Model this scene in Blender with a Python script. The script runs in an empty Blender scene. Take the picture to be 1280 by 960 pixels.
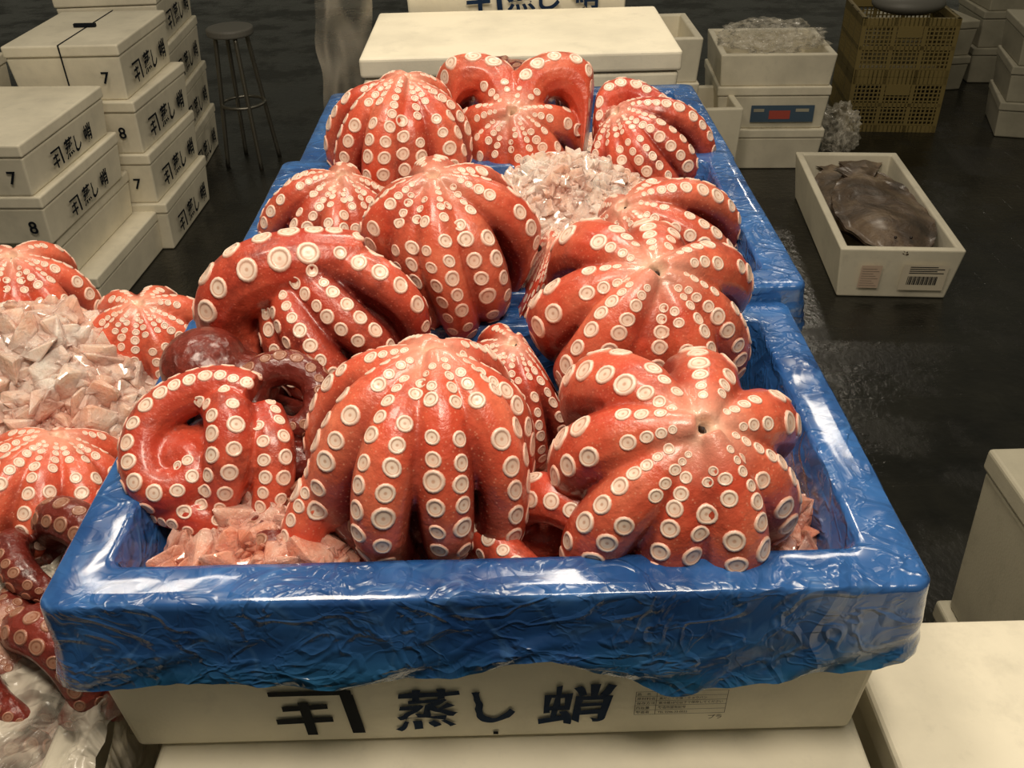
import bpy,bmesh,math,random
import numpy as np
from mathutils import Vector,Matrix,noise,Euler
from mathutils.bvhtree import BVHTree
scn=bpy.context.scene
F=1150.;TH=math.radians(34.5);RO=math.radians(1.5);CZ=1.4
cam=bpy.data.cameras.new('camera');co=bpy.data.objects.new('camera',cam);scn.collection.objects.link(co)
cam.sensor_width=36;cam.lens=F/1280*36
co.matrix_world=Matrix.Translation((0,0,CZ))@Matrix.Rotation(math.pi/2-TH,4,'X')@Matrix.Rotation(-RO,4,'Z')
scn.camera=co
def link(o): scn.collection.objects.link(o);return o
# ================= materials
class NT:
    def __init__(s,name,col=(.5,.5,.5),rough=.5,**kw):
        s.m=bpy.data.materials.new(name);s.m.use_nodes=True;s.t=s.m.node_tree;s.b=s.t.nodes['Principled BSDF']
        s.b.inputs['Base Color'].default_value=(*col,1);s.b.inputs['Roughness'].default_value=rough
        for k,v in kw.items(): s.b.inputs[k.replace('_',' ')].default_value=v
        s.tc=s.t.nodes.new('ShaderNodeTexCoord')
    def n(s,k,**kw):
        x=s.t.nodes.new(k)
        for a,v in kw.items():
            if a in x.inputs: x.inputs[a].default_value=v
            else: setattr(x,a,v)
        return x
    def l(s,a,b): s.t.links.new(a,b)
    def noise(s,scale,detail=4,rough=.6,dist=0,out='Fac',mapscale=None):
        x=s.t.nodes.new('ShaderNodeTexNoise')
        x.inputs['Scale'].default_value=scale;x.inputs['Detail'].default_value=detail;x.inputs['Roughness'].default_value=rough;x.inputs['Distortion'].default_value=dist
        src=s.tc.outputs['Object']
        if mapscale:
            mp=s.t.nodes.new('ShaderNodeMapping');mp.inputs['Scale'].default_value=mapscale;s.l(src,mp.inputs[0]);src=mp.outputs[0]
        s.l(src,x.inputs['Vector']);return x.outputs[out]
    def ridge(s,scale,w=.1,detail=2,dist=.5,ms=None):
        f=s.noise(scale,detail,.5,dist,mapscale=ms);a=s.n('ShaderNodeMath',operation='SUBTRACT');s.l(f,a.inputs[0]);a.inputs[1].default_value=.5
        b=s.n('ShaderNodeMath',operation='ABSOLUTE');s.l(a.outputs[0],b.inputs[0]);c=s.n('ShaderNodeMapRange');c.inputs[1].default_value=0;c.inputs[2].default_value=w;c.inputs[3].default_value=1;c.inputs[4].default_value=0
        s.l(b.outputs[0],c.inputs[0]);return c.outputs[0]
    def crease(s,scale,warp=.03,wscale=12):
        nz=s.noise(wscale,3,out='Color');vm=s.t.nodes.new('ShaderNodeVectorMath');vm.operation='MULTIPLY_ADD'
        s.l(nz,vm.inputs[0]);vm.inputs[1].default_value=(warp,)*3;s.l(s.tc.outputs['Object'],vm.inputs[2])
        v=s.t.nodes.new('ShaderNodeTexVoronoi');v.feature='F1';v.inputs['Scale'].default_value=scale;s.l(vm.outputs[0],v.inputs['Vector']);return v.outputs['Distance']
    def ramp(s,fac,stops,interp='LINEAR'):
        r=s.t.nodes.new('ShaderNodeValToRGB');r.color_ramp.interpolation=interp;e=r.color_ramp.elements
        while len(e)>1:e.remove(e[-1])
        e[0].position=stops[0][0];e[0].color=(*stops[0][1],1)
        for p,c in stops[1:]:
            q=e.new(p);q.color=(*c,1)
        s.l(fac,r.inputs[0]);return r.outputs[0]
    def mix(s,f,a,b,mode='MIX'):
        x=s.t.nodes.new('ShaderNodeMix');x.data_type='RGBA';x.blend_type=mode
        for i,v in ((0,f),(6,a),(7,b)):
            if isinstance(v,(int,float)):x.inputs[i].default_value=v
            elif isinstance(v,tuple):x.inputs[i].default_value=(*v,1)
            else:s.l(v,x.inputs[i])
        return x.outputs[2]
    def bump(s,h,strength=.3,dist=.01):
        x=s.t.nodes.new('ShaderNodeBump');x.inputs['Strength'].default_value=strength;x.inputs['Distance'].default_value=dist
        s.l(h,x.inputs['Height']);
        if s.b.inputs['Normal'].links: s.l(s.b.inputs['Normal'].links[0].from_socket,x.inputs['Normal'])
        s.l(x.outputs[0],s.b.inputs['Normal'])
    def col(s,c): s.l(c,s.b.inputs['Base Color'])
def skin(name,c1,c2,dark,m=.6,wr=0):
    k=NT(name,c1,.34,Coat_Weight=.3,Coat_Roughness=.14)
    c=k.mix(k.ramp(k.noise(14,3),[(.35,(0,0,0)),(.68,(1,1,1))]),c1,c2)
    c=k.mix(k.ramp(k.noise(26,5,.7),[(.46,(0,0,0)),(.70,(m,m,m))]),c,dark)
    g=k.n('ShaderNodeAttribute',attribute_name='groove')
    c=k.mix(k.ramp(g.outputs['Fac'],[(.80,(.95,.95,.95)),(.95,(0,0,0))]),c,dark)  # web skin darker in grooves, with shade between arms painted in
    v=k.n('ShaderNodeTexVoronoi',Scale=260.);k.l(k.tc.outputs['Object'],v.inputs['Vector'])
    c=k.mix(k.ramp(v.outputs['Distance'],[(.0,(.5,.5,.5)),(.26,(0,0,0))]),c,tuple(min(.9,x*1.6+.1) for x in c2))
    a=k.n('ShaderNodeAttribute',attribute_name='mouth')
    c=k.mix(k.ramp(a.outputs['Fac'],[(.08,(1,1,1)),(.18,(.35,.35,.35)),(.4,(0,0,0))]),c,(.88,.62,.46))
    oi=k.n('ShaderNodeObjectInfo');h=k.n('ShaderNodeHueSaturation');h.inputs['Saturation'].default_value=1
    mr=k.n('ShaderNodeMapRange');mr.inputs[3].default_value=.85;mr.inputs[4].default_value=1.12;k.l(oi.outputs['Random'],mr.inputs[0]);k.l(mr.outputs[0],h.inputs['Value']);k.l(c,h.inputs['Color'])
    k.col(h.outputs[0]);k.bump(k.noise(150,4),.4,.0025)
    if wr:k.bump(k.crease(60,.05,25),.5,wr)
    return k.m
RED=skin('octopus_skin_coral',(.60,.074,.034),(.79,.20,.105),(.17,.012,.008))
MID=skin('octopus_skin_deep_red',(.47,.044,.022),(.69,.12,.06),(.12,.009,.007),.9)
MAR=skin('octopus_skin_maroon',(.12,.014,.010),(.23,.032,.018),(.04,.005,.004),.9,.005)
def sucker_mat(name,d):
    k=NT(name,(.8,.6,.5),.38,Coat_Weight=.15,Coat_Roughness=.1)
    a=k.n('ShaderNodeAttribute',attribute_name='ring')
    f=lambda c:tuple(x*y for x,y in zip(c,d))
    c=k.ramp(a.outputs['Fac'],[(0,f((.55,.32,.22))),(.12,f((.70,.48,.36))),(.32,f((.85,.68,.56))),(.55,f((.85,.66,.53))),(.66,f((.52,.28,.19))),(.75,f((.86,.68,.56))),(.87,f((.88,.70,.59))),(.95,f((.80,.45,.34))),(1,f((.66,.18,.12)))])
    c=k.mix(k.ramp(k.noise(60,3),[(.4,(0,0,0)),(.7,(.5,.5,.5))]),c,f((.80,.46,.33)))
    k.col(c);return k.m
SUC=sucker_mat('sucker_cream',(1,1,1));SUD=sucker_mat('sucker_brownish',(.38,.24,.19))
beakm=NT('octopus_beak',(.02,.01,.008),.3).m
def foam(name,c,dirt=.5):
    k=NT(name,c,.6);d=tuple(x*.66 for x in c)
    q=k.mix(k.ramp(k.noise(5,6),[(.42,(0,0,0)),(.75,(dirt,)*3)]),c,d);q=k.mix(k.ramp(k.noise(22,6,.7),[(.55,(0,0,0)),(.8,(dirt*.7,)*3)]),q,d);k.col(q)
    v=k.n('ShaderNodeTexVoronoi',Scale=260.);k.l(k.tc.outputs['Object'],v.inputs['Vector']);k.bump(v.outputs['Distance'],.12,.001);return k.m
FOAM=foam('styrofoam',(.78,.72,.57),.75);FOAMD=foam('styrofoam_shaded_grubby',(.40,.37,.28),1)  # second foam is a darkened copy, shade put into its base colour
INK=NT('dark_navy_ink',(.006,.020,.055),.8,Specular_IOR_Level=.2).m;BLK=NT('black_ink',(.004,.006,.010),.8,Specular_IOR_Level=.2).m
k=NT('blue_plastic_film',(.02,.09,.37),.24,Coat_Weight=.7,Coat_Roughness=.09)
sx=k.n('ShaderNodeSeparateXYZ');k.l(k.tc.outputs['Object'],sx.inputs[0])
cc=k.mix(k.ramp(k.noise(9,4,.6,1),[(.35,(0,0,0)),(.65,(1,1,1))]),(.013,.058,.20),(.034,.13,.37))
cc=k.mix(k.ramp(k.ridge(8,.035,2,1.2),[(.3,(0,0,0)),(1,(.3,.3,.3))]),cc,(.10,.24,.50))
mr=k.n('ShaderNodeMapRange');mr.inputs[1].default_value=-.095;mr.inputs[2].default_value=-.04;mr.inputs[3].default_value=.9;mr.inputs[4].default_value=0;k.l(sx.outputs[2],mr.inputs[0])
m2=k.n('ShaderNodeMath',operation='MULTIPLY');k.l(mr.outputs[0],m2.inputs[0]);k.l(k.ramp(k.noise(12,4),[(.35,(0,0,0)),(.55,(1,1,1))]),m2.inputs[1])
k.col(k.mix(m2.outputs[0],cc,(.015,.13,.22)))
k.bump(k.ridge(6,.07,2,1.2),.4,.004);k.bump(k.ridge(15,.06,2,1.2,(1,1,1.5)),.5,.0025);k.bump(k.ridge(40,.07,2,1),.35,.001);k.bump(k.noise(9,2),.2,.008);BLUE=k.m
k=NT('clear_plastic_film',(.75,.7,.6),.15);k.bump(k.crease(30),.8,.01)
k.l(k.ramp(k.ridge(14,.14,3,1.2),[(.1,(.07,)*3),(.9,(.42,)*3)]),k.b.inputs['Alpha']);CLEAR=k.m
k=NT('milky_plastic_film',(.62,.56,.46),.2);k.bump(k.ridge(16,.1,3,1),.8,.006)
k.l(k.ramp(k.ridge(12,.14,3,1.2),[(.1,(.22,)*3),(.9,(.75,)*3)]),k.b.inputs['Alpha']);MILK=k.m
k=NT('hanging_plastic_film',(.5,.45,.37),.25);k.l(k.ramp(k.ridge(5,.10,2,.6,(1.5,1.5,.4)),[(.1,(.10,)*3),(.9,(.4,)*3)]),k.b.inputs['Alpha']);HANG=k.m
def icem(name,c1,c2):
    k=NT(name,c1,.12,IOR=1.31,Coat_Weight=1,Coat_Roughness=.03,Subsurface_Weight=.4,Subsurface_Scale=.03,Transmission_Weight=.12)
    k.b.inputs['Subsurface Radius'].default_value=(1,.7,.55)
    k.col(k.mix(k.ramp(k.noise(11,5,.7),[(.38,(0,0,0)),(.64,(1,1,1))]),c1,c2));k.bump(k.noise(90,4),.7,.006);return k.m
ICEP=icem('crushed_ice_pink',(.75,.24,.15),(1,.62,.50));ICEW=icem('crushed_ice_pale',(.86,.46,.34),(1,.84,.72))
k=NT('wet_dark_asphalt',(.03,.028,.022),.45)
k.col(k.mix(k.ramp(k.noise(4,6),[(.35,(0,0,0)),(.7,(1,1,1))]),(.006,.006,.005),(.020,.019,.014)))
k.l(k.ramp(k.noise(3.5,6,.65),[(.42,(.04,)*3),(.58,(.38,)*3)]),k.b.inputs['Roughness'])
br=k.n('ShaderNodeTexBrick',Scale=2.2);k.l(k.tc.outputs['Object'],br.inputs['Vector']);br.inputs['Mortar Size'].default_value=.012
k.bump(br.outputs['Fac'],.3,-.006);k.bump(k.noise(45,5,.6),.35,.006);FLOOR=k.m
YEL=NT('yellow_crate_plastic',(.20,.15,.05),.5).m;METAL=NT('stool_steel',(.2,.19,.16),.4,Metallic=.9).m;VIN=NT('grey_vinyl',(.12,.115,.10),.5).m
k=NT('brown_fish_skin',(.1,.05,.025),.42,Coat_Weight=.25,Coat_Roughness=.2);k.col(k.ramp(k.noise(7,6,.65,.8),[(.34,(.035,.022,.014)),(.5,(.10,.064,.04)),(.68,(.24,.17,.11))]));k.bump(k.noise(12,5,.6,1),.7,.02);FISH=k.m
LAB=NT('paper_label',(.70,.62,.48),.6).m;PINK=NT('pink_label',(.66,.50,.38),.6).m;DBLU=NT('dark_blue_label',(.06,.10,.15),.4).m;REDL=NT('red_print',(.4,.07,.05),.5).m
GREY=NT('grey_print',(.25,.2,.16),.6).m
# ================= octopus
def crv(pts,n):
    pts=[Vector(p) for p in pts];m=len(pts)-1;out=[]
    for i in range(n):
        x=i/(n-1)*m;k=min(int(x),m-1);t=x-k
        p0=pts[max(k-1,0)];p1=pts[k];p2=pts[k+1];p3=pts[min(k+2,m)]
        out.append(.5*((2*p1)+(p2-p0)*t+(2*p0-5*p1+4*p2-p3)*t*t+(3*p1-p0-3*p2+p3)*t**3))
    return out
def tube(bm,P,Rr,U,seg=14):
    rings=[];n=len(P)
    for i in range(n):
        T=(P[min(i+1,n-1)]-P[max(i-1,0)]).normalized()
        S=T.cross(U[i]);S=S.normalized() if S.length>1e-6 else T.orthogonal().normalized()
        N=S.cross(T).normalized()
        rings.append([bm.verts.new(P[i]+(S*math.cos(a)+N*math.sin(a)*.95)*Rr[i]) for a in [2*math.pi*k/seg for k in range(seg)]])
    for a,b in zip(rings,rings[1:]):
        for k in range(seg): bm.faces.new((a[k],a[(k+1)%seg],b[(k+1)%seg],b[k]))
    bm.faces.new(rings[0][::-1]);bm.faces.new(rings[-1])
SK=[(1.04,-.10,1.),(1.02,.03,.98),(.97,.11,.93),(.86,.17,.85),(.76,.16,.76),(.66,.08,.67),(.44,.08,.47),(.22,.06,.3),(.10,.05,.03)]
SEG=14
CS=[(math.cos(2*math.pi*k/SEG),math.sin(2*math.pi*k/SEG)) for k in range(SEG)]
def octopus(spec):
    loc=Vector(spec['loc']);R=spec['R'];seed=spec['seed'];h=spec.get('h',.95);dome=spec.get('dome',True);arms=8
    rnd=random.Random(seed);bm=bmesh.new();A=[]
    rot=Vector(spec.get('axis',(0,0,1))).normalized().to_track_quat('Z','Y').to_matrix();inv=rot.transposed()
    spin=spec.get('spin',rnd.uniform(0,.7));swirl=spec.get('swirl',.22);kc=spec.get('kc',.30);ar=spec.get('ar',1.07)
    fv=inv@Vector(spec.get('front',(0,-1,-.2)));fa=math.atan2(fv.y,fv.x)
    if dome:
        for i in range(arms):
            th=spin+2*math.pi*(i+rnd.uniform(-.05,.05))/arms;a0=th-kc*math.sin(th-fa)
            sw=rnd.uniform(-1,1)*swirl*.4+swirl*.5;rj=(.92 if i%2 else 1.02)*rnd.uniform(.98,1.03);pm=spec.get('pm',200)*rnd.uniform(.8,1.1);hz=h*rnd.uniform(.94,1.08)
            wide=(1+kc*.4*(1-math.cos(th-fa)))*rnd.uniform(.95,1.06)*ar;wob=rnd.uniform(-.09,.09);wp=rnd.uniform(3,5)
            P=[];r=[];U=[]
            for k in range(48):
                t=k/47;ph=3+pm*t;f=math.radians(ph);kk=1-.5*max(0,ph-100)/110
                a=a0+sw*t*t+wob*math.sin(t*wp*1.6)*min(1,t*2.5)
                rr=R*wide*min(np.interp(ph,[0,40,70,100,140,200],[.15,.185,.205,.185,.13,.04]),.045+.25*math.sin(min(f,1.57)))
                ra=(R-rr)*(1+(rj-1)*min(1,t*3.5))*kk
                d=Vector((math.cos(a)*math.sin(f),math.sin(a)*math.sin(f),math.cos(f)*hz))
                P.append(d*ra);U.append(d.normalized());r.append(rr)
            tube(bm,P,r,U);A.append((P,r,U))
        bmesh.ops.create_icosphere(bm,subdivisions=3,radius=1,matrix=Matrix.Diagonal((R*.62,R*.62,R*.79*h,1)))
    for e in spec.get('extra',[]):
        P=[inv@p for p in crv(e['p'],e.get('n',44))];n=len(P)
        r=[float(np.interp(k/(n-1),np.linspace(0,1,len(e['r'])),e['r'])) for k in range(n)]
        u=inv@Vector(e.get('u',(0,0,0)))
        if 'c' in e: c=inv@Vector(e['c']);U=[((p-c).normalized()*e.get('cw',1)+u).normalized() for p in P]
        else: U=[u.normalized()]*n
        tube(bm,P,r,U)
        if not e.get('bare'):A.append((P,r,U))
    for (c,s) in spec.get('blobs',[]):
        c=inv@Vector(c);bmesh.ops.create_icosphere(bm,subdivisions=3,radius=1,matrix=Matrix.Translation(c)@inv.to_4x4()@Matrix.Diagonal((*s,1)))
    me=bpy.data.meshes.new('t');bm.to_mesh(me);bm.free()
    ob=link(bpy.data.objects.new('t',me))
    md=ob.modifiers.new('r','REMESH');md.mode='VOXEL';md.voxel_size=.0021
    md=ob.modifiers.new('s','SMOOTH');md.iterations=1;md.factor=.5
    dg=bpy.context.evaluated_depsgraph_get();m2=bpy.data.meshes.new_from_object(ob.evaluated_get(dg));bpy.data.objects.remove(ob)
    V=np.empty(len(m2.vertices)*3);m2.vertices.foreach_get('co',V);V=V.reshape(-1,3)
    Fc=[tuple(p.vertices) for p in m2.polygons];bvh=BVHTree.FromPolygons([tuple(v) for v in V],Fc)
    verts=[V];faces=list(Fc);mi=[0]*len(Fc);att=[np.zeros(len(V))];base=len(V);placed=[];rc=bvh.ray_cast
    for (P,r,U) in A:
        n=len(P);L=[0]
        for i in range(1,n):L.append(L[-1]+(P[i]-P[i-1]).length)
        for row in (-1,1):
            s=R*.13+(0 if row<0 else r[3]*.4) if dome else .003
            while s<L[-1]*.97:
                i=int(np.searchsorted(L,s))-1;i=max(0,min(n-2,i));t=(s-L[i])/(L[i+1]-L[i]+1e-9)
                p=P[i].lerp(P[i+1],t);rr=r[i]*(1-t)+r[i+1]*t;T=(P[i+1]-P[i]).normalized()
                S=T.cross(U[i])
                if S.length<1e-4: s+=.005;continue
                S.normalize();N=S.cross(T).normalized()
                sr=rr*np.interp(s/L[-1],[0,.12,.25,.5,.7,1],[.26,.29,.33,.37,.37,.31])*rnd.uniform(.84,1.10)
                al=math.radians(rnd.uniform(26,32));d=(N*math.cos(al)+S*math.sin(al)*row).normalized()
                hit=rc(p+d*rr*2.2,-d,rr*2.2)
                if hit[0] is not None and (hit[0]-(p+d*rr)).length<rr*.45 and all((hit[0]-a).length>(b+sr)*.93 for a,b in placed):
                    nn=(hit[1]*1.5+d).normalized();q=Vector((0,0,1)).rotation_difference(nn);el=rnd.uniform(.85,1.05);V2=[];bad=0
                    ex=q@Vector((1,0,0));ey=q@Vector((0,1,0));H=hit[0]
                    off=[]
                    for ca,sa in CS:
                        hh=rc(H+ex*(ca*sr)+ey*(sa*sr*el)+nn*sr*1.2,-nn,sr*2.4)
                        z=(hh[0]-H).dot(nn) if hh[0] is not None else -.5*sr
                        if abs(z)>.7*sr:bad+=1
                        off.append(max(-.5*sr,min(.5*sr,z)))
                    if bad<3:
                        placed.append((H,sr))
                        for (a,b,c) in SK:
                            for k,(ca,sa) in enumerate(CS):
                                V2.append(tuple(H+ex*(ca*a*sr)+ey*(sa*a*sr*el)+nn*(b*sr+off[k]*a*a)))
                        verts.append(np.array(V2));att.append(np.repeat([c for (_,_,c) in SK],SEG))
                        for j in range(len(SK)-1):
                            for k in range(SEG):
                                k2=(k+1)%SEG;faces.append((base+j*SEG+k,base+j*SEG+k2,base+(j+1)*SEG+k2,base+(j+1)*SEG+k))
                        faces.append(tuple(base+(len(SK)-1)*SEG+k for k in range(SEG)))
                        mi+=[1]*((len(SK)-1)*SEG+1);base+=len(V2)
                s+=sr*rnd.uniform(2.0,2.12)
    V=np.concatenate(verts)
    dist=np.linalg.norm(V-np.array([0,0,R*.86*h]),axis=1)/R if dome else np.ones(len(V))*9
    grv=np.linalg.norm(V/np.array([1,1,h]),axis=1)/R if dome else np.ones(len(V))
    W=V@np.array(rot).T+np.array(loc)
    if dome:
        for q in SPECS:
            if q is spec or not q.get('dome',True):continue
            c2=Vector(q['loc']);D=(c2-loc).length;R2=q['R']
            if D<R+R2:
                x=(D*D+R*R-R2*R2)/(2*D)-.001;nrm=np.array((c2-loc)/D);kk=.009
                d0=(W-np.array(loc))@nrm;z=np.clip((x-d0)/kk,-60,60)
                dn_=np.where(z>20,d0,x-kk*np.log1p(np.exp(z)));W+=np.outer(dn_-d0,nrm)
    V=(W-np.array(loc))@np.array(rot)
    name='octopus';me=bpy.data.meshes.new(name);me.from_pydata(V.tolist(),[],faces);me.update()
    me.polygons.foreach_set('material_index',mi);me.polygons.foreach_set('use_smooth',[True]*len(faces))
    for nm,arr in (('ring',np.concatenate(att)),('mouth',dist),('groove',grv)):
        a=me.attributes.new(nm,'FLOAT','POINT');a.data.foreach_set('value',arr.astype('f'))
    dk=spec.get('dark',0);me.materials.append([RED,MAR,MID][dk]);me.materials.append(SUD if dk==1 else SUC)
    ob=link(bpy.data.objects.new(name,me));ob.location=loc;ob.rotation_euler=rot.to_euler()
    ob['label']=spec['label'];ob['category']='octopus';ob['group']='steamed octopuses on ice'
    if dome and spec.get('beak',True):
        bm=bmesh.new();bmesh.ops.create_icosphere(bm,subdivisions=2,radius=R*.05)
        bmesh.ops.create_cone(bm,cap_ends=True,segments=12,radius1=R*.045,radius2=R*.012,depth=R*.08,matrix=Matrix.Translation((0,0,R*.04)))
        m=bpy.data.meshes.new('beak');bm.to_mesh(m);bm.free();m.materials.append(beakm)
        b=link(bpy.data.objects.new('beak',m));b.parent=ob;b.location=(0,0,R*.85*h);b['label']='small dark beak at the centre of the arms'
n1=Vector((0,-.6,.8));e1=Vector((1,0,0));e2=Vector((0,.8,.6))
def pl(pts,w=0): return [tuple(e1*a+e2*b+n1*(w if len(c)==0 else c[0])) for a,b,*c in pts]
LOOSE=[dict(p=[(-.03,.03,-.01),(-.005,.01,.03),(.03,-.01,.03),(.05,-.03,.0),(.035,-.045,-.02)],r=[.016,.02,.02,.017,.01],c=(.01,.02,-.02),u=(0,-.2,0)),
          dict(p=[(-.05,.02,-.01),(-.045,-.01,.012),(-.02,-.04,.008),(.01,-.05,-.01)],r=[.016,.017,.015,.008],c=(0,.02,-.02)),
          dict(p=[(.05,.04,.02),(.075,.01,.03),(.085,-.02,.01),(.07,-.04,-.02)],r=[.015,.016,.014,.008],c=(.04,.03,0))]
SPECS=[
 dict(loc=(.118,.545,.94),R=.110,axis=(.14,-.50,.85),h=.84,seed=3,spin=.3,swirl=.1,kc=.24,ar=1.14,label='coral red octopus, arms fanned around dark mouth, at box corner'),
 dict(loc=(-.068,.56,.944),R=.102,axis=(.12,.12,1),h=.96,seed=47,swirl=.6,kc=.26,ar=1.10,label='coral red steamed octopus with thick arms curled under, beside the ice',
   extra=[dict(p=[(-.07,-.03,.01),(-.092,-.05,-.03),(-.082,-.072,-.06),(-.05,-.082,-.065),(-.02,-.08,-.06)],r=[.021,.019,.016,.012,.008],c=(0,0,0))]),
 dict(loc=(.118,.735,.955),R=.116,axis=(.08,-.45,.88),h=.80,seed=5,swirl=.1,kc=.24,ar=1.14,label='wide red steamed octopus with cream centre and domed arms'),
 dict(loc=(-.06,.845,.98),R=.104,axis=(-.10,-.20,.95),h=.92,seed=6,swirl=.08,ar=1.1,label='red steamed octopus with long straight rows of large white suckers'),
 dict(loc=(-.155,.75,.95),R=.094,axis=(-.6,.15,.78),h=.95,seed=7,swirl=.3,dark=2,label='dark red steamed octopus with one arm looped over a hollow',
   extra=[dict(p=[(.02,.01,.070),(-.03,-.005,.076),(-.072,-.015,.070),(-.100,-.02,.045),(-.102,-.025,.012),(-.08,-.035,-.015)],r=[.028,.032,.032,.030,.026,.020],c=(-.04,0,.02),u=(0,-.4,.3))]),
 dict(loc=(-.262,.57,.955),R=.05,dome=False,seed=8,dark=2,label='small steamed octopus with tightly coiled arms at the box corner',
   extra=[dict(p=pl([(.055,.042),(.03,.050),(.0,.043),(-.022,.025),(-.029,-.003),(-.020,-.028),(.0,-.034),(.014,-.022),(.009,-.006),(-.002,-.004)]),r=[.019,.019,.019,.019,.018,.015,.011],c=(0,0,0),u=tuple(n1*.9)),
          dict(p=pl([(.03,.035,.0),(.041,.02,.012),(.042,-.015,.008),(.028,-.05,-.015)]),r=[.018,.020,.019,.013],u=tuple(n1)),
          dict(p=pl([(.06,.03,-.01),(.073,-.0,-.0),(.073,-.035,-.008),(.06,-.065,-.025)]),r=[.018,.018,.016,.010],u=tuple(n1+e1*.3)),
          dict(p=pl([(-.03,-.04,-.02),(.0,-.048,-.01),(.02,-.055,-.01),(.04,-.06,-.02)]),r=[.012,.015,.015,.012],u=tuple(n1-e2*.5)),
          dict(p=pl([(.10,.0,-.03),(.108,-.03,-.02),(.10,-.055,-.03)]),r=[.014,.014,.010],u=tuple(n1+e1*.3))],
   blobs=[((.035,.02,-.025),(.055,.045,.035)),((-.002,.006,-.010),(.030,.028,.020))]),
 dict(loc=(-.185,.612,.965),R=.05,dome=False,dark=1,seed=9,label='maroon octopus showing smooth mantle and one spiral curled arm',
   extra=[dict(p=pl([(-.038,.02,-.01),(-.042,-.012,-.005),(-.022,-.04,0),(.008,-.048,-.005),(.035,-.04,-.015)]),r=[.016,.018,.018,.017,.013],u=tuple(n1),bare=True),
          dict(p=pl([(-.022,-.03,.0),(-.03,-.002),(-.024,.024),(.0,.032),(.022,.02),(.026,-.004),(.012,-.02),(-.006,-.014),(-.008,.0)]),r=[.015,.016,.016,.014,.012,.009,.006],c=(0,0,-.01),u=tuple(n1*.5)),
          dict(p=pl([(-.06,-.06,-.04),(-.02,-.075,-.04),(.02,-.09,-.04),(.05,-.085,-.05)]),r=[.016,.018,.016,.012],u=tuple(n1))],
   blobs=[((-.078,.050,.010),(.036,.040,.028)),((-.062,.035,.012),(.022,.02,.016)),((-.05,.04,-.01),(.035,.04,.03)),((-.04,.03,-.06),(.07,.06,.03))]),
 dict(loc=(-.205,1.0,.935),R=.088,axis=(.25,-.1,1),h=.9,seed=10,label='red steamed octopus half hidden behind two others'),
 dict(loc=(-.135,1.18,.965),R=.106,axis=(.1,-.1,1),h=.98,seed=11,swirl=.08,ar=1.1,label='coral red steamed octopus with arms hanging straight down'),
 dict(loc=(.01,1.26,.935),R=.110,axis=(0,-.60,.80),h=.85,seed=12,beak=False,label='steamed octopus with arms arched into two dark hollows, cream web',
   extra=[dict(p=[(-.115,-.01,.0),(-.115,.01,.055),(-.075,.03,.092),(-.025,.02,.092),(.0,-.03,.060)],r=[.033,.034,.034,.032,.027],c=(-.05,0,.04),u=(0,-.2,.3)),
          dict(p=[(.01,-.03,.060),(.03,.01,.090),(.075,.025,.094),(.112,.01,.060),(.125,-.03,.0)],r=[.026,.031,.034,.035,.030],c=(.06,0,.04),u=(0,-.2,.3))]),
 dict(loc=(.195,1.22,.925),R=.094,axis=(-.5,.0,.8),h=.95,seed=13,dark=2,label='dark red steamed octopus leaning on the blue rim',
   extra=[dict(p=[(-.055,.03,.03),(-.06,.06,.06),(-.03,.075,.072),(.0,.07,.068),(.03,.05,.06)],r=[.027,.027,.026,.022,.014],c=(-.01,.05,.03),u=(0,-.4,.3))]),
 dict(loc=(.175,.945,.925),R=.096,axis=(-.6,-.15,.8),h=.88,seed=14,label='red steamed octopus beside crushed ice near the blue rim'),
 dict(loc=(.005,.70,.905),R=.075,axis=(0,-.2,1),h=.95,seed=25,dark=2,label='dark red octopus wedged low between larger ones'),
 dict(loc=(.030,.845,.935),R=.070,axis=(0,-.2,1),h=.95,seed=26,dark=2,label='dark red octopus wedged low between larger ones'),
 dict(loc=(.005,1.365,.945),R=.096,axis=(0,.6,1),h=.9,seed=27,dark=1,label='dark maroon octopus added behind the arches to darken their hollows'),  # octopus added as a dark backing for the arch hollows
 dict(loc=(.022,.52,.900),R=.05,dome=False,seed=15,dark=2,label='loose octopus arms curling out under the front pair',extra=LOOSE,blobs=[((0,.03,-.02),(.05,.03,.02))]),
 dict(loc=(-.15,.53,.895),R=.05,dome=False,seed=35,dark=1,label='loose dark octopus arms curling out beside pink ice',extra=LOOSE,blobs=[((0,.03,-.02),(.05,.03,.02))]),
 dict(loc=(-.60,.99,.84),R=.10,axis=(.2,-.1,1),h=.9,seed=16,label='red steamed octopus behind pale ice in the neighbouring box'),
 dict(loc=(-.415,.91,.84),R=.080,axis=(.1,-.3,1),h=.9,seed=17,label='small red steamed octopus beside the blue lined box'),
 dict(loc=(-.455,.685,.800),R=.092,axis=(.25,.3,1),h=.80,seed=18,kc=.2,label='pinkish red steamed octopus flattened below pale ice'),
 dict(loc=(-.44,.54,.74),R=.094,axis=(.1,-.4,.9),h=.9,dark=1,seed=19,label='maroon octopus in shade at the neighbouring box edge'),  # shade at this box edge is put into the maroon skin and suckers
 dict(loc=(-.455,.43,.72),R=.088,axis=(.1,-.3,.9),h=.9,dark=1,seed=29,label='maroon octopus in shade at the neighbouring box edge'),  # dark skin and suckers carry the shade of this corner
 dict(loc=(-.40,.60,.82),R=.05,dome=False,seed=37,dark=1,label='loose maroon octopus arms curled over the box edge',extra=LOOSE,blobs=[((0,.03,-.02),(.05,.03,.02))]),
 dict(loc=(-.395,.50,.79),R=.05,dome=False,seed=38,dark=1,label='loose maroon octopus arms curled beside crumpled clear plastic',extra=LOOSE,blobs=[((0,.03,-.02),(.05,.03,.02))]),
]
for s in SPECS: octopus(s)
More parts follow.
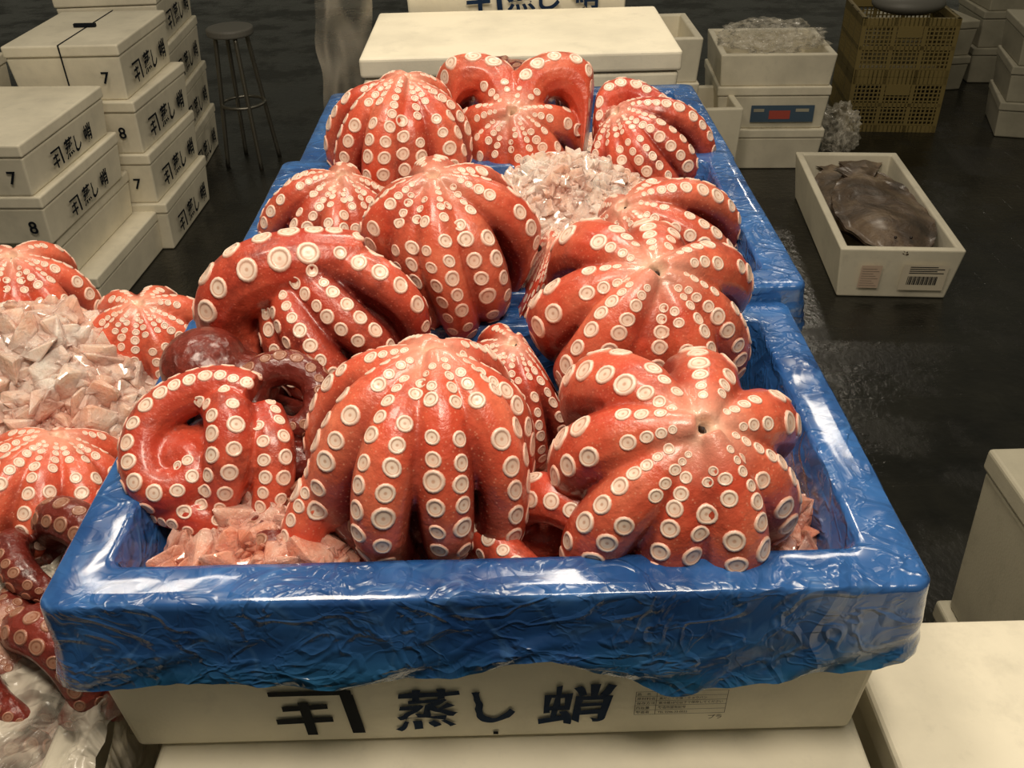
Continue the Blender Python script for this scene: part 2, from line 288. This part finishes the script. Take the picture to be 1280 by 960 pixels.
# ================= foam boxes
def obj(name,bm,mt,parent=None,bev=0,smooth=False,mats=None):
    me=bpy.data.meshes.new(name);bmesh.ops.recalc_face_normals(bm,faces=bm.faces);bm.to_mesh(me);bm.free()
    for m in (mats or [mt]): me.materials.append(m)
    if smooth: me.polygons.foreach_set('use_smooth',[True]*len(me.polygons))
    o=link(bpy.data.objects.new(name,me))
    if parent:o.parent=parent
    if bev:
        b=o.modifiers.new('b','BEVEL');b.width=bev;b.segments=3;b.limit_method='ANGLE'
    return o
def boxm(bm,x0,x1,y0,y1,z0,z1,tp=0,mi=0):
    v=[bm.verts.new(p) for p in [(x0+tp,y0+tp,z0),(x1-tp,y0+tp,z0),(x1-tp,y1-tp,z0),(x0+tp,y1-tp,z0),(x0,y0,z1),(x1,y0,z1),(x1,y1,z1),(x0,y1,z1)]]
    for f in [(0,3,2,1),(4,5,6,7),(0,1,5,4),(1,2,6,5),(2,3,7,6),(3,0,4,7)]: bm.faces.new([v[i] for i in f]).material_index=mi
def quad(bm,x0,x1,y0,y1,mi=0,z=0,sl=0,sk=0):
    v=[bm.verts.new(p) for p in [(x0+sk,y0,z),(x1+sk,y0+sl,z),(x1,y1+sl,z),(x0,y1,z)]];bm.faces.new(v).material_index=mi
GC={}
def glyphs(s,bold=.02):
    if (s,bold) in GC:return GC[(s,bold)]
    c=bpy.data.curves.new('g','FONT');c.body=s;c.size=1;c.offset=bold
    o=link(bpy.data.objects.new('g',c));dg=bpy.context.evaluated_depsgraph_get()
    me=bpy.data.meshes.new_from_object(o.evaluated_get(dg));bpy.data.objects.remove(o)
    V=[v.co.copy() for v in me.vertices];Fs=[tuple(p.vertices) for p in me.polygons]
    GC[(s,bold)]=(V,Fs);return V,Fs
def addtext(bm,s,x,y,size,sx=1,bold=.02,mi=0,shear=0):
    V,Fs=glyphs(s,bold)
    if not V:return
    x0=min(v.x for v in V);y0=min(v.y for v in V);wv=.05 if shear else 0
    vs=[bm.verts.new((x+((v.x-x0)+shear*(v.y-y0)+wv*noise.noise(v*5))*size*sx,y+(v.y-y0+wv*noise.noise(v*5+Vector((7,3,1)))+.07*(v.x-x0)*(1 if shear else 0))*size,0)) for v in V]
    for f in Fs:
        try:bm.faces.new([vs[i] for i in f]).material_index=mi
        except ValueError:pass
def mark(bm,x,y,s,mi=0):
    for a,b,c,d,sl in [(-.05,1.2,.96,1.08,0),(.1,.80,.56,.69,.05),(-.04,.84,.22,.36,.04)]: quad(bm,x+a*s,x+b*s,y+c*s,y+d*s,mi,0,sl*s)
    quad(bm,x+1.02*s,x+1.22*s,y-.06*s,y+.97*s,mi,.0001,0,.08*s)
    quad(bm,x+.36*s,x+.52*s,y-.08*s,y+.80*s,mi,.0002,0,.03*s)
def lettering(parent,M,items,mat,name='printed_lettering'):
    bm=bmesh.new()
    for it in items:
        if it[0]=='m':mark(bm,*it[1:])
        elif it[0]=='t':addtext(bm,*it[1:])
        elif it[0]=='q':quad(bm,*it[1:])
    o=obj(name,bm,mat,parent);o.matrix_local=M;return o
FR=Matrix.Rotation(math.pi/2,4,'X')
def foam_box(cx,cy,z0,w,d,h,rot=0,lid=True,label='',side='',num='',mt=None,wall=.025,group='styrofoam fish boxes',tp=.01,strap=False,nx=.5,ny=.4):
    mt=mt or FOAM
    e=link(bpy.data.objects.new('styrofoam_box',None));e.location=(cx,cy,z0);e.rotation_euler=(0,0,rot);e.empty_display_size=.05
    e['label']=label;e['category']='box';e['group']=group
    x,y=w/2,d/2;lh=.035 if lid else 0
    bm=bmesh.new()
    if lid: boxm(bm,-x+.004,x-.004,-y+.004,y-.004,0,h-lh-.002,tp)
    else:
        o=[(-x+tp,-y+tp,0),(x-tp,-y+tp,0),(x-tp,y-tp,0),(-x+tp,y-tp,0)];t=[(-x,-y,h),(x,-y,h),(x,y,h),(-x,y,h)]
        t2=[(-x+wall,-y+wall,h),(x-wall,-y+wall,h),(x-wall,y-wall,h),(-x+wall,y-wall,h)];b2=[(a*(1-.04),b*(1-.04),wall) for a,b,_ in t2]
        R=[[bm.verts.new(p) for p in q] for q in (o,t,t2,b2)]
        bm.faces.new(R[0]);bm.faces.new(R[3])
        for A,B in zip(R,R[1:]):
            for i in range(4):bm.faces.new((A[i],A[(i+1)%4],B[(i+1)%4],B[i]))
    obj('body',bm,mt,e,.006)
    if lid:
        bm=bmesh.new();boxm(bm,-x,x,-y,y,h-lh,h);obj('lid',bm,mt,e,.006)
    hb=h-lh
    if side:
        s=hb*.42;M=Matrix.Translation((x+.0015,0,0))@Matrix.Rotation(math.pi/2,4,'Z')@FR
        L=5.4*s;x0=-L/2
        lettering(e,M,[('m',x0,hb*.27,s*.95)]+[('t',c,x0+s*(1.6+i*1.3),hb*.25,s*1.12,1,.025,0,.06) for i,c in enumerate('蒸し蛸')],BLK)
    if num:
        lettering(e,Matrix.Translation((0,-y-.0005,0))@FR,[('t',num,x*nx,hb*ny,.05)],BLK,'printed_number')
    if strap:
        bm=bmesh.new();boxm(bm,-.002,.002,-y-.002,y+.002,h+.0005,h+.002);boxm(bm,-.002,.002,-y-.003,-y-.001,.0,h+.002);boxm(bm,-.04,.03,-.008,.006,h+.0022,h+.012);obj('strap',bm,BLK,e)
    return e
for i,(cx,y0,z,dd,hh) in enumerate([(-.022,.425,.752,.374,.176),(.0,.811,.777,.374,.163),(.012,1.197,.765,.336,.161)]):
    e=foam_box(cx,y0+dd/2+.010,z,.588,dd,hh,lid=False,label=['open white styrofoam box with navy lettering under blue film','open white styrofoam box with blue film behind the front one','open white styrofoam box with blue film beside stacked lids'][i],group='blue lined octopus boxes')
    if i==0:
        M=Matrix.Translation((.022,-.1785,0))@Matrix.Rotation(math.atan(.01/.176),4,'X')@FR
        lettering(e,M,[('m',-.187,.018,.050),],BLK,'printed_mark')
        lettering(e,M,[('t','蒸',-.099,.016,.054,.95,.016,0,.12),('t','し',-.033,.024,.046,.9,.026,0,-.1),('t','蛸',.012,.018,.054,1.08,.016,0,.1)],INK)
        it=[('q',.0-.022,-.018,.008,.012)]
        X0,X1,Y0,Y1=.088,.158,.030,.060
        for k in range(6): it.append(('q',X0,X1,Y0+k*.006-.0002,Y0+k*.006+.0002))
        for xx in (X0,X0+.016,X1): it.append(('q',xx-.0002,xx+.0002,Y0,Y1))
        for k,(a,b) in enumerate([('製造者','TEL 0246-33-0033'),('内容量','製造所固有記号'),('保存方法','要冷蔵10℃以下で保存してください'),('原材料名','真だこ・食塩・ミョウバン'),('品　名','蒸しだこ')]):
            it+=[('t',a,X0+.001,Y0+k*.006+.0013,.0036,1,.01),('t',b,X0+.018,Y0+k*.006+.0013,.0036,.85,.01)]
        it+=[('t','プラ',.146,.022,.006,1,.01)]
        lettering(e,M,it,BLK,'printed_label')
# liners
def liner(cx,y0,w,d,zr,hem,seed,label):
    hx,hy=w/2,d/2;ns,nc=130,12
    def ring(off,r):
        pts=[];a,b=hx-off,hy-off;SG=[(1,-1),(1,1),(-1,1),(-1,-1)]
        for q,(sx,sy) in enumerate(SG):
            c=Vector((sx*(a-r),sy*(b-r)));a0=-math.pi/2+q*math.pi/2
            for k in range(nc):
                t=a0+k/nc*math.pi/2;pts.append((c+Vector((math.cos(t),math.sin(t)))*r,Vector((math.cos(t),math.sin(t)))))
            t=a0+math.pi/2;st=c+Vector((math.cos(t),math.sin(t)))*r
            sx2,sy2=SG[(q+1)%4];en=Vector((sx2*(a-r),sy2*(b-r)))+Vector((math.cos(t),math.sin(t)))*r
            for k in range(ns): pts.append((st.lerp(en,k/ns),Vector((math.cos(t),math.sin(t)))))
        return pts
    prof=[(.062,-.115,.010),(.055,-.08,.011),(.048,-.045,.012),(.042,-.02,.012),(.0375,-.004,.012),(.0365,-.0005,.012),(.032,.0005,.012),(.022,.0005,.012),(.012,.0005,.012),(.0015,.0005,.012),(-.0004,-.0012,.012),(-.001,-.005,.012),(-.0015,-.016,.012)]
    bm=bmesh.new();R=[]
    def add(off,zf,r,lev,am):
        row=[]
        for i,(p,n) in enumerate(ring(off,r)):
            z=zf(i,p) if callable(zf) else zf
            q=Vector((p.x*16+lev*.5,p.y*16,lev*.30+seed*7))
            rd=lambda f,o:(1-abs(noise.noise(Vector((p.x*f+lev*.6,p.y*f,seed*3.+lev*.12+o))))*2)
            dsp=noise.noise(q)*(.0022*am)+rd(24,0)*.0016*am+rd(55,5)*.0006*am
            row.append(bm.verts.new((p.x+n.x*dsp,p.y+n.y*dsp,z+(noise.noise(Vector((p.x*22,p.y*22,9+seed+off*60)))*.0005+rd(30,9)*.0003))))
        R.append(row)
    for lv,(off,z,r) in enumerate(prof): add(off,z,r,lv*.5,.22)
    for j in range(1,13):
        t=j/12
        def zf(i,p,t=t):
            hz=hem(p.x,p.y)+.004*noise.noise(Vector((p.x*14,p.y*14,seed)))+.0015*noise.noise(Vector((p.x*60,p.y*60,seed)));return -.016+(hz+.016)*t
        add(-.0015-.004*t,zf,.012+.008*t,6+j*.6,.3+t*t*1.9)
    n=len(R[0])
    for A,B in zip(R,R[1:]):
        for i in range(n):bm.faces.new((A[i],A[(i+1)%n],B[(i+1)%n],B[i]))
    bm.faces.new(R[0])
    o=obj('blue_plastic_liner',bm,BLUE,None,0,True);o.location=(cx,y0+hy,zr);o['label']=label;o['category']='plastic sheet';o['group']='blue plastic box liners'
def hem1(x,y):
    f=float(np.interp(x,[-.31,-.2,-.08,.045,.06,.13,.2,.3],[-.080,-.070,-.082,-.056,-.064,-.100,-.088,-.068]))
    t=min(1,max(0,(y+.193)/.06));return f*(1-t)+-.07*t
liner(-.022,.425,.600,.386,.936,hem1,1,'blue plastic film folded over the rim with ragged hem')
liner(.0,.815,.600,.384,.950,lambda x,y:-.055,2,'blue plastic film lining the second octopus box')
liner(.012,1.201,.600,.344,.936,lambda x,y:-.055,3,'blue plastic film lining the rearmost octopus box')
# ================= crushed ice
TPL=[]
rt=random.Random(77)
for q in range(30):
    b=bmesh.new();vs=[b.verts.new(Vector((rt.gauss(0,1),rt.gauss(0,1),rt.gauss(0,.75))).normalized()*rt.uniform(.6,1.2)) for _ in range(rt.choice([9,11,14]))]
    r_=bmesh.ops.convex_hull(b,input=vs);bmesh.ops.delete(b,geom=[g_ for g_ in r_['geom_interior'] if isinstance(g_,bmesh.types.BMVert)],context='VERTS')
    bmesh.ops.bevel(b,geom=b.edges[:]+b.verts[:],offset=.06,segments=1,affect='EDGES',clamp_overlap=True)
    b.verts.index_update();TPL.append((np.array([v.co[:] for v in b.verts]),[tuple(v.index for v in f.verts) for f in b.faces]));b.free()
def ice(cx,cy,w,d,z0,hf,nch,mt,seed,label,dens=None,smax=.016):
    rnd=random.Random(seed);nx,ny=120,90;V=[];Fs=[]
    hn=lambda x,y:.009*noise.noise(Vector((x*45,y*45,seed)))+.005*abs(noise.noise(Vector((x*110,y*110,seed))))+.003*abs(noise.noise(Vector((x*260,y*260,seed))))
    for j in range(ny+1):
        for i in range(nx+1):
            x=cx+w*(i/nx-.5);y=cy+d*(j/ny-.5);V.append((x,y,hf(x,y)+hn(x,y)))
    id=lambda i,j:j*(nx+1)+i
    for j in range(ny):
        for i in range(nx):Fs.append((id(i,j),id(i+1,j),id(i+1,j+1),id(i,j+1)))
    b0=len(V);V+=[(cx-w/2,cy-d/2,z0),(cx+w/2,cy-d/2,z0),(cx+w/2,cy+d/2,z0),(cx-w/2,cy+d/2,z0)];Fs.append((b0+3,b0+2,b0+1,b0))
    Fs.append((b0,b0+1)+tuple(id(i,0) for i in range(nx,-1,-1)));Fs.append((b0+1,b0+2)+tuple(id(nx,j) for j in range(ny,-1,-1)))
    Fs.append((b0+2,b0+3)+tuple(id(i,ny) for i in range(0,nx+1)));Fs.append((b0+3,b0)+tuple(id(0,j) for j in range(0,ny+1)))
    arr=[np.array(V)];base=len(V)
    for k in range(nch):
        x,y=dens(rnd) if dens else (cx+w*rnd.uniform(-.49,.49),cy+d*rnd.uniform(-.49,.49))
        s=.002+(smax-.002)*rnd.random()**3;c=np.array([x,y,hf(x,y)+hn(x,y)-s*.15+rnd.uniform(-.002,.002)])
        tv,tf=TPL[rnd.randrange(len(TPL))];M=np.array(Euler((rnd.uniform(0,6),rnd.uniform(0,6),rnd.uniform(0,6))).to_matrix())
        arr.append((tv*np.array([1,rnd.uniform(.7,1),rnd.uniform(.5,.9)])*s)@M.T+c)
        Fs+=[tuple(base+i for i in f) for f in tf];base+=len(tv)
    me=bpy.data.meshes.new('crushed_ice');me.from_pydata(np.concatenate(arr).tolist(),[],Fs);me.update();me.materials.append(mt)
    o=link(bpy.data.objects.new('crushed_ice',me));o['label']=label;o['category']='ice';o['kind']='stuff';return o
g=lambda x,y,cx,cy,s,h:h*math.exp(-((x-cx)**2+(y-cy)**2)/(s*s))
def dn(cl):
    def f(r):
        a=r.choice(cl);return r.gauss(a[0],a[2]),r.gauss(a[1],a[3])
    return f
def clampd(f,x0,x1,y0,y1):
    def q(r):
        for _ in range(20):
            x,y=f(r)
            if x0<x<x1 and y0<y<y1:break
        return min(max(x,x0),x1),min(max(y,y0),y1)
    return q
ice(-.022,.618,.50,.285,.83,lambda x,y:.866+g(x,y,-.19,.52,.11,.048)+g(x,y,.21,.54,.05,.036),1800,ICEP,1,'pinkish crushed ice lining the front octopus box',clampd(dn([(-.2,.53,.06,.03),(-.16,.50,.06,.03),(.2,.53,.03,.02),(0,.6,.12,.06)]),-.265,.225,.478,.755),.026)
ice(0,1.02,.50,.33,.84,lambda x,y:.875+g(x,y,.075,1.12,.14,.090)+g(x,y,.06,1.02,.07,.04)+g(x,y,-.235,1.1,.06,.075),2000,ICEW,2,'mound of crushed ice between octopuses in the second box',clampd(dn([(.06,1.06,.06,.05),(.09,1.14,.07,.06),(-.235,1.1,.03,.03),(.2,.9,.05,.05)]),-.27,.23,.88,1.25),.022)
ice(.012,1.365,.50,.26,.84,lambda x,y:.868+g(x,y,.08,1.22,.1,.08),400,ICEW,3,'crushed ice in the rearmost octopus box',None,.018)
ice(-.66,.77,.56,.68,.70,lambda x,y:.745+g(x,y,-.50,.84,.13,.108)+g(x,y,-.58,.88,.17,.075),2200,ICEW,4,'pale crushed ice heaped in the neighbouring box',clampd(dn([(-.5,.82,.08,.07),(-.5,.8,.1,.09),(-.42,.8,.04,.06)]),-.93,-.385,.45,1.10),.034)
def sheet(name,pts,mt,label,cat,nx=30,ny=30,am=.008,seed=0,fq=20):
    A=[Vector(p) for p in pts];bm=bmesh.new();G=[]
    for j in range(ny+1):
        r=[]
        for i in range(nx+1):
            u,v=i/nx,j/ny;p=A[0].lerp(A[1],u).lerp(A[3].lerp(A[2],u),v)
            nv=noise.noise_vector(p*fq+Vector((seed,0,0)))*am+noise.noise_vector(p*fq*2.7+Vector((seed,5,0)))*am*.5;r.append(bm.verts.new(p+nv))
        G.append(r)
    for j in range(ny):
        for i in range(nx):bm.faces.new((G[j][i],G[j][i+1],G[j+1][i+1],G[j+1][i]))
    o=obj(name,bm,mt,None,0,True);o['label']=label;o['category']=cat;return o
sheet('plastic_sheet',[(-.48,.36,.79),(-.312,.36,.785),(-.312,.64,.80),(-.46,.58,.82)],MILK,'crumpled clear plastic film draped over the box edge','plastic sheet',60,60,.012,1,24)
sheet('plastic_sheet',[(-.305,.36,.56),(-.305,.64,.60),(-.314,.64,.80),(-.314,.36,.785)],MILK,'crumpled clear plastic film hanging down the box side','plastic sheet',50,50,.008,7,20)
sheet('plastic_sheet',[(-.95,.45,.77),(-.36,.50,.75),(-.36,1.10,.77),(-.95,1.10,.79)],CLEAR,'clear plastic film lining the neighbouring octopus box','plastic sheet',60,60,.012,2,14)
sheet('plastic_sheet',[(-.36,1.72,.60),(-.27,1.90,.60),(-.25,1.88,1.10),(-.33,1.76,1.10)],HANG,'thin clear plastic sheet hanging beside the rear box','plastic sheet',40,50,.02,4,5)
# support stacks
S='closed white styrofoam box stacked under the octopus display'
for q,(cx,cy,w,d) in enumerate([(-.01,.585,.56,.40),(0,1.0,.56,.38),(.01,1.375,.56,.34),(.03,1.795,.55,.33)]):
    hh=.250 if q==0 else .254
    for k in range(3): foam_box(cx,cy,k*hh,w,d,hh,label=S,group='supporting styrofoam boxes')
foam_box(.59,.335,.50,.60,.44,.25,label='closed styrofoam box with smooth lid beside the display',group='supporting styrofoam boxes')
for k in range(2): foam_box(.59,.335,k*.25,.60,.44,.249,label=S,group='supporting styrofoam boxes')
for k in range(2): foam_box(.84,.80,k*.30,.38,.36,.30,label='grubby styrofoam box beside the display, shade put into its colour',mt=FOAMD,group='supporting styrofoam boxes')  # darker foam colour stands for the shade on this box
for k in range(2): foam_box(-.66,.75,k*.31,.60,.72,.31,label='styrofoam box under the neighbouring octopus heap',group='supporting styrofoam boxes')
foam_box(-.66,.75,.62,.62,.74,.14,lid=False,label='open styrofoam box holding octopus and ice under clear film',group='supporting styrofoam boxes')
foam_box(.03,1.795,.765,.56,.34,.205,label='closed white styrofoam box with thick lid behind the octopuses',group='rear styrofoam boxes')
e=foam_box(.03,2.15,.765,.46,.33,.32,label='tall white styrofoam box with navy lettering on its front',group='rear styrofoam boxes')
lettering(e,Matrix.Translation((0,-.168,0))@FR,[('m',-.1,.2,.055)]+[('t',c,-.02+i*.065,.198,.06,1,.02) for i,c in enumerate('蒸し蛸')],INK)
for k in range(3): foam_box(.03,2.15,k*.254,.50,.36,.254,label=S,group='supporting styrofoam boxes')
la='closed white styrofoam box with navy lettering and number in a stack'
for k,nm in enumerate(['','','8','7']): foam_box(-1.42+(.04,-.02,0,-.005)[k],2.6+(.10,.06,.01,0)[k],k*.147,.36,.52,.147,-.06,label=la,side='y' if k>1 else '',num=nm,group='lettered styrofoam boxes',nx=.68,ny=.35)
for k,nm in enumerate(['6','7','8','7']): foam_box(-1.33+(.01,0,.0,-.02)[k],3.14,k*.173,.36,.46,.173,-.05+(.02,0,-.02,.03)[k],label=la,side='y',num=nm,group='lettered styrofoam boxes',strap=(k==3),nx=.6)
for k in range(4): foam_box(-1.42,3.72,k*.18,.36,.5,.18,.05,label='white styrofoam box in the stack behind',side='y',group='lettered styrofoam boxes')
for k in range(4): foam_box(-1.95,3.1,k*.19,.4,.5,.19,.0,label='white styrofoam box numbered six beside other stacks',num='6',group='lettered styrofoam boxes')
for k in range(3):
    e=foam_box(1.04,3.7+.0,(0,.165,.33)[k],.43,.40,(.165,.165,.12)[k],-.06,lid=(k<2),label='white styrofoam box in a stack near the crates',group='right hand styrofoam boxes')
    if k==1:
        M=Matrix.Translation((.04,-.2015,.03))@FR
        bm=bmesh.new();quad(bm,-.12,.12,0,.065,0,0);quad(bm,-.05,.03,.012,.045,1,.0006);quad(bm,.05,.10,.04,.052,2,.0006);quad(bm,-.11,-.07,.04,.052,2,.0006)
        o=obj('picture_label',bm,None,e,mats=[DBLU,REDL,FOAMD]);o.matrix_local=M
for k in range(4): foam_box(.50,3.35,k*.15,.34,.36,.15,.0,lid=False,label='open white styrofoam box stacked empty',group='right hand styrofoam boxes')
foam_box(.80,3.5,0,.16,.3,.30,.0,lid=False,label='small open styrofoam box beside the stack',group='right hand styrofoam boxes')
for (x,y,n,h,r,m) in [(2.32,3.9,3,.15,-.3,FOAMD),(2.0,4.6,2,.16,.1,FOAMD),(2.5,4.7,4,.17,-.1,FOAMD)]:
    for k in range(n): foam_box(x,y,k*h,.42,.34,h,r+.04*k,label='grubby closed box on the dark floor, dimness put into its colour',mt=m,group='far boxes')  # dim light on the far boxes is put into the darker foam colour
e=foam_box(1.20,2.83,0,.36,.80,.17,-.10,lid=False,label='long open styrofoam box with paper labels holding brown flatfish',group='fish boxes',tp=.02)
ML=Matrix.Translation((0,-.3915,0))@Matrix.Rotation(.12,4,'X')@FR
o=bmesh.new();quad(o,-.11,-.05,.04,.12,0)
for t in range(8): quad(o,-.106,-.056-.008*(t%3),.048+t*.0085,.0495+t*.0085,1,.0006)
o=obj('paper_stamp',o,None,e,mats=[PINK,GREY]);o.matrix_local=ML;o['label']='pale printed notice'
o=bmesh.new();quad(o,.01,.14,.035,.125,0,.0)
for t in range(22):
    a=.03+t*.004;quad(o,a,a+.0018*(1+(t*7%3)*.4),.055,.085,1,.0006)
for t in range(4): quad(o,.03,.13-.02*(t%2),.095+t*.007,.098+t*.007,1,.0006)
o=obj('paper_label',o,None,e,mats=[LAB,BLK]);o.matrix_local=ML;o['label']='white paper label with barcode'
def flatfish(cx,cy,z,L,W,rot,label,seed=0,H=.024):
    bm=bmesh.new();nu,nv=110,36
    def wf(t):
        b=math.sin(math.pi*min(1,t/.9))**.42*(1-.12*t) if t<.9 else 0
        return max(b,.26+max(0,t-.88)*2.2 if t>.5 else 0)*(1+.03*noise.noise(Vector((t*18,1,5+seed))))
    for side in (1,-1):
        G=[]
        for i in range(nu+1):
            t=i/nu;w=max(.03,wf(t))*W/2;r=[]
            for j in range(nv+1):
                v=j/nv*2-1
                zz=(H*(max(0,1-(abs(v)/.8)**2))**.8*min(1,t*6)*max(.3,1-t*.7)+.004) if side>0 else -.003
                wr=.008*noise.noise(Vector((t*5,v*2,2+seed)))
                fin=.006*math.sin(t*40+seed)*max(0,abs(v)-.75)*4*.5
                r.append(bm.verts.new(((t-.5)*L,v*w,zz+wr+fin)))
            G.append(r)
        for i in range(nu):
            for j in range(nv):bm.faces.new((G[i][j],G[i+1][j],G[i+1][j+1],G[i][j+1]))
    bmesh.ops.remove_doubles(bm,verts=bm.verts,dist=.0005)
    o=obj('flatfish',bm,FISH,None,0,True);o.location=(cx,cy,z);o.rotation_euler=(0,0,rot);o['label']=label;o['category']='fish';o['group']='flatfish in a long box'
    for yy in (.02,-.025):
        b=bmesh.new();bmesh.ops.create_icosphere(b,subdivisions=2,radius=.005);q=obj('eye',b,beakm,o,0,True);q.location=(-L*.42,yy,.026)
flatfish(1.185,2.90,.118,.70,.31,math.pi/2-.02,'dark brown flatfish lying beneath others in the long box',3)
flatfish(1.225,2.84,.138,.72,.30,math.pi/2-.17,'mottled brown flatfish lying between others in the long box',5)
flatfish(1.20,2.76,.158,.66,.31,math.pi/2-.10,'large dark brown flatfish lying flat on top of others',7)
def crate(cx,cy,z0,label):
    w,d,h=.38,.36,.235;bm=bmesh.new();x,y=w/2,d/2
    boxm(bm,-x,x,-y,y,0,.012)
    for zz in (0,h/2-.008,h-.03):
        t=.03 if zz>.2 or zz==0 else .016
        boxm(bm,-x,x,-y-.004,-y+.014,zz,zz+t);boxm(bm,-x,x,y-.014,y+.004,zz,zz+t);boxm(bm,-x-.004,-x+.014,-y,y,zz,zz+t);boxm(bm,x-.014,x+.004,-y,y,zz,zz+t)
    for i in range(22):
        a=-x+.006+i*(w-.012)/21;b=-y+.006+i*(d-.012)/21;t=.008 if i%7==0 else .0028
        for s in (-1,1):
            boxm(bm,a-t,a+t,s*y-.004,s*y+.004,0,h);boxm(bm,s*x-.004,s*x+.004,b-t,b+t,0,h)
    for k in range(1,14):
        zz=k*h/14
        for s in (-1,1):
            boxm(bm,-x,x,s*y-.003,s*y+.003,zz-.0022,zz+.0022);boxm(bm,s*x-.003,s*x+.003,-y,y,zz-.0022,zz+.0022)
    boxm(bm,-.05,.05,-y-.006,-y+.004,h-.075,h-.03)
    o=obj('plastic_crate',bm,YEL);o.location=(cx,cy,z0);o.rotation_euler=(0,0,-.12);o['label']=label;o['category']='crate';o['group']='yellow plastic crates'
crate(1.69,4.08,0,'yellow lattice plastic crate on the wet floor')
crate(1.69,4.08,.236,'yellow lattice plastic crate stacked on another crate')
bm=bmesh.new();bmesh.ops.create_uvsphere(bm,u_segments=28,v_segments=14,radius=1,matrix=Matrix.Diagonal((.15,.13,.045,1)))
o=obj('plastic_basin',bm,VIN,None,0,True);o.location=(1.70,4.05,.50);o['label']='dark shallow tray resting on the crates';o['category']='tray'
e=link(bpy.data.objects.new('stool',None));e.location=(-1.06,3.74,0);e['label']='round metal folding stool with grey seat by the boxes';e['category']='stool'
bm=bmesh.new();bmesh.ops.create_cone(bm,cap_ends=True,segments=40,radius1=.09,radius2=.09,depth=.03,matrix=Matrix.Translation((0,0,.53)));obj('seat',bm,VIN,e,.008,False)
for a in (.5,2.1,3.6,5.2):
    bm=bmesh.new();P=[Vector((math.cos(a)*r_,math.sin(a)*r_,z_)) for r_,z_ in ((.06,.52),(.08,.3),(.11,.0))]
    tube(bm,crv(P,12),[.009]*12,[Vector((math.sin(a),-math.cos(a),.1)).normalized()]*12,10);obj('leg',bm,METAL,e,0,True)
bm=bmesh.new();P=[Vector((math.cos(t)*.085,math.sin(t)*.085,.25)) for t in np.linspace(0,2*math.pi,40)];tube(bm,P,[.007]*40,[Vector((0,0,1))]*40,8);obj('foot_ring',bm,METAL,e,0,True)
def bag(loc,size,label,seed,mt=None):
    bm=bmesh.new();bmesh.ops.create_icosphere(bm,subdivisions=5,radius=1)
    for v in bm.verts:
        n=noise.noise(v.co*2.5+Vector((seed,0,0)))*.35+abs(noise.noise(v.co*6+Vector((seed,0,0))))*.3;v.co=Vector((v.co.x*size[0],v.co.y*size[1],v.co.z*size[2]))*(1+n)
    o=obj('plastic_bag',bm,mt or CLEAR,None,0,True);o.location=loc;o['label']=label;o['category']='plastic bag'
bag((1.04,3.68,.47),(.17,.15,.05),'crumpled clear plastic bag lying on styrofoam boxes',3)
bag((1.36,3.66,.10),(.07,.10,.09),'crumpled clear plastic bag slumped beside the boxes',8)
bm=bmesh.new();quad(bm,-12,12,-4,16);o=obj('floor',bm,FLOOR);o['kind']='structure';o['label']='dark wet asphalt market floor'
def lamp(loc,e,sz,tgt=None,col=(1,.88,.71)):
    L=bpy.data.lights.new('lamp','AREA');L.shape='DISK';L.energy=e;L.size=sz;L.color=col;o=link(bpy.data.objects.new('lamp',L));o.location=loc
    if tgt:o.rotation_euler=(Vector(tgt)-Vector(loc)).to_track_quat('-Z','Y').to_euler()
lamp((.25,.15,2.5),20,.5,(0,.7,.9));lamp((-.45,.65,2.5),14,.4,(-.2,.8,.9));lamp((.2,1.75,2.5),13,.4,(.05,1.2,.9));lamp((-1.1,2.1,2.6),13,.45,(-1.4,2.8,.4));lamp((1.2,3.0,2.8),9,.4,(1.2,3.2,0));lamp((2.2,6.5,3),14,.4,(2.2,6.5,0))
w=bpy.data.worlds.new('w');scn.world=w;w.use_nodes=True;w.node_tree.nodes['Background'].inputs[0].default_value=(.095,.090,.067,1)
scn.view_settings.view_transform='Standard'
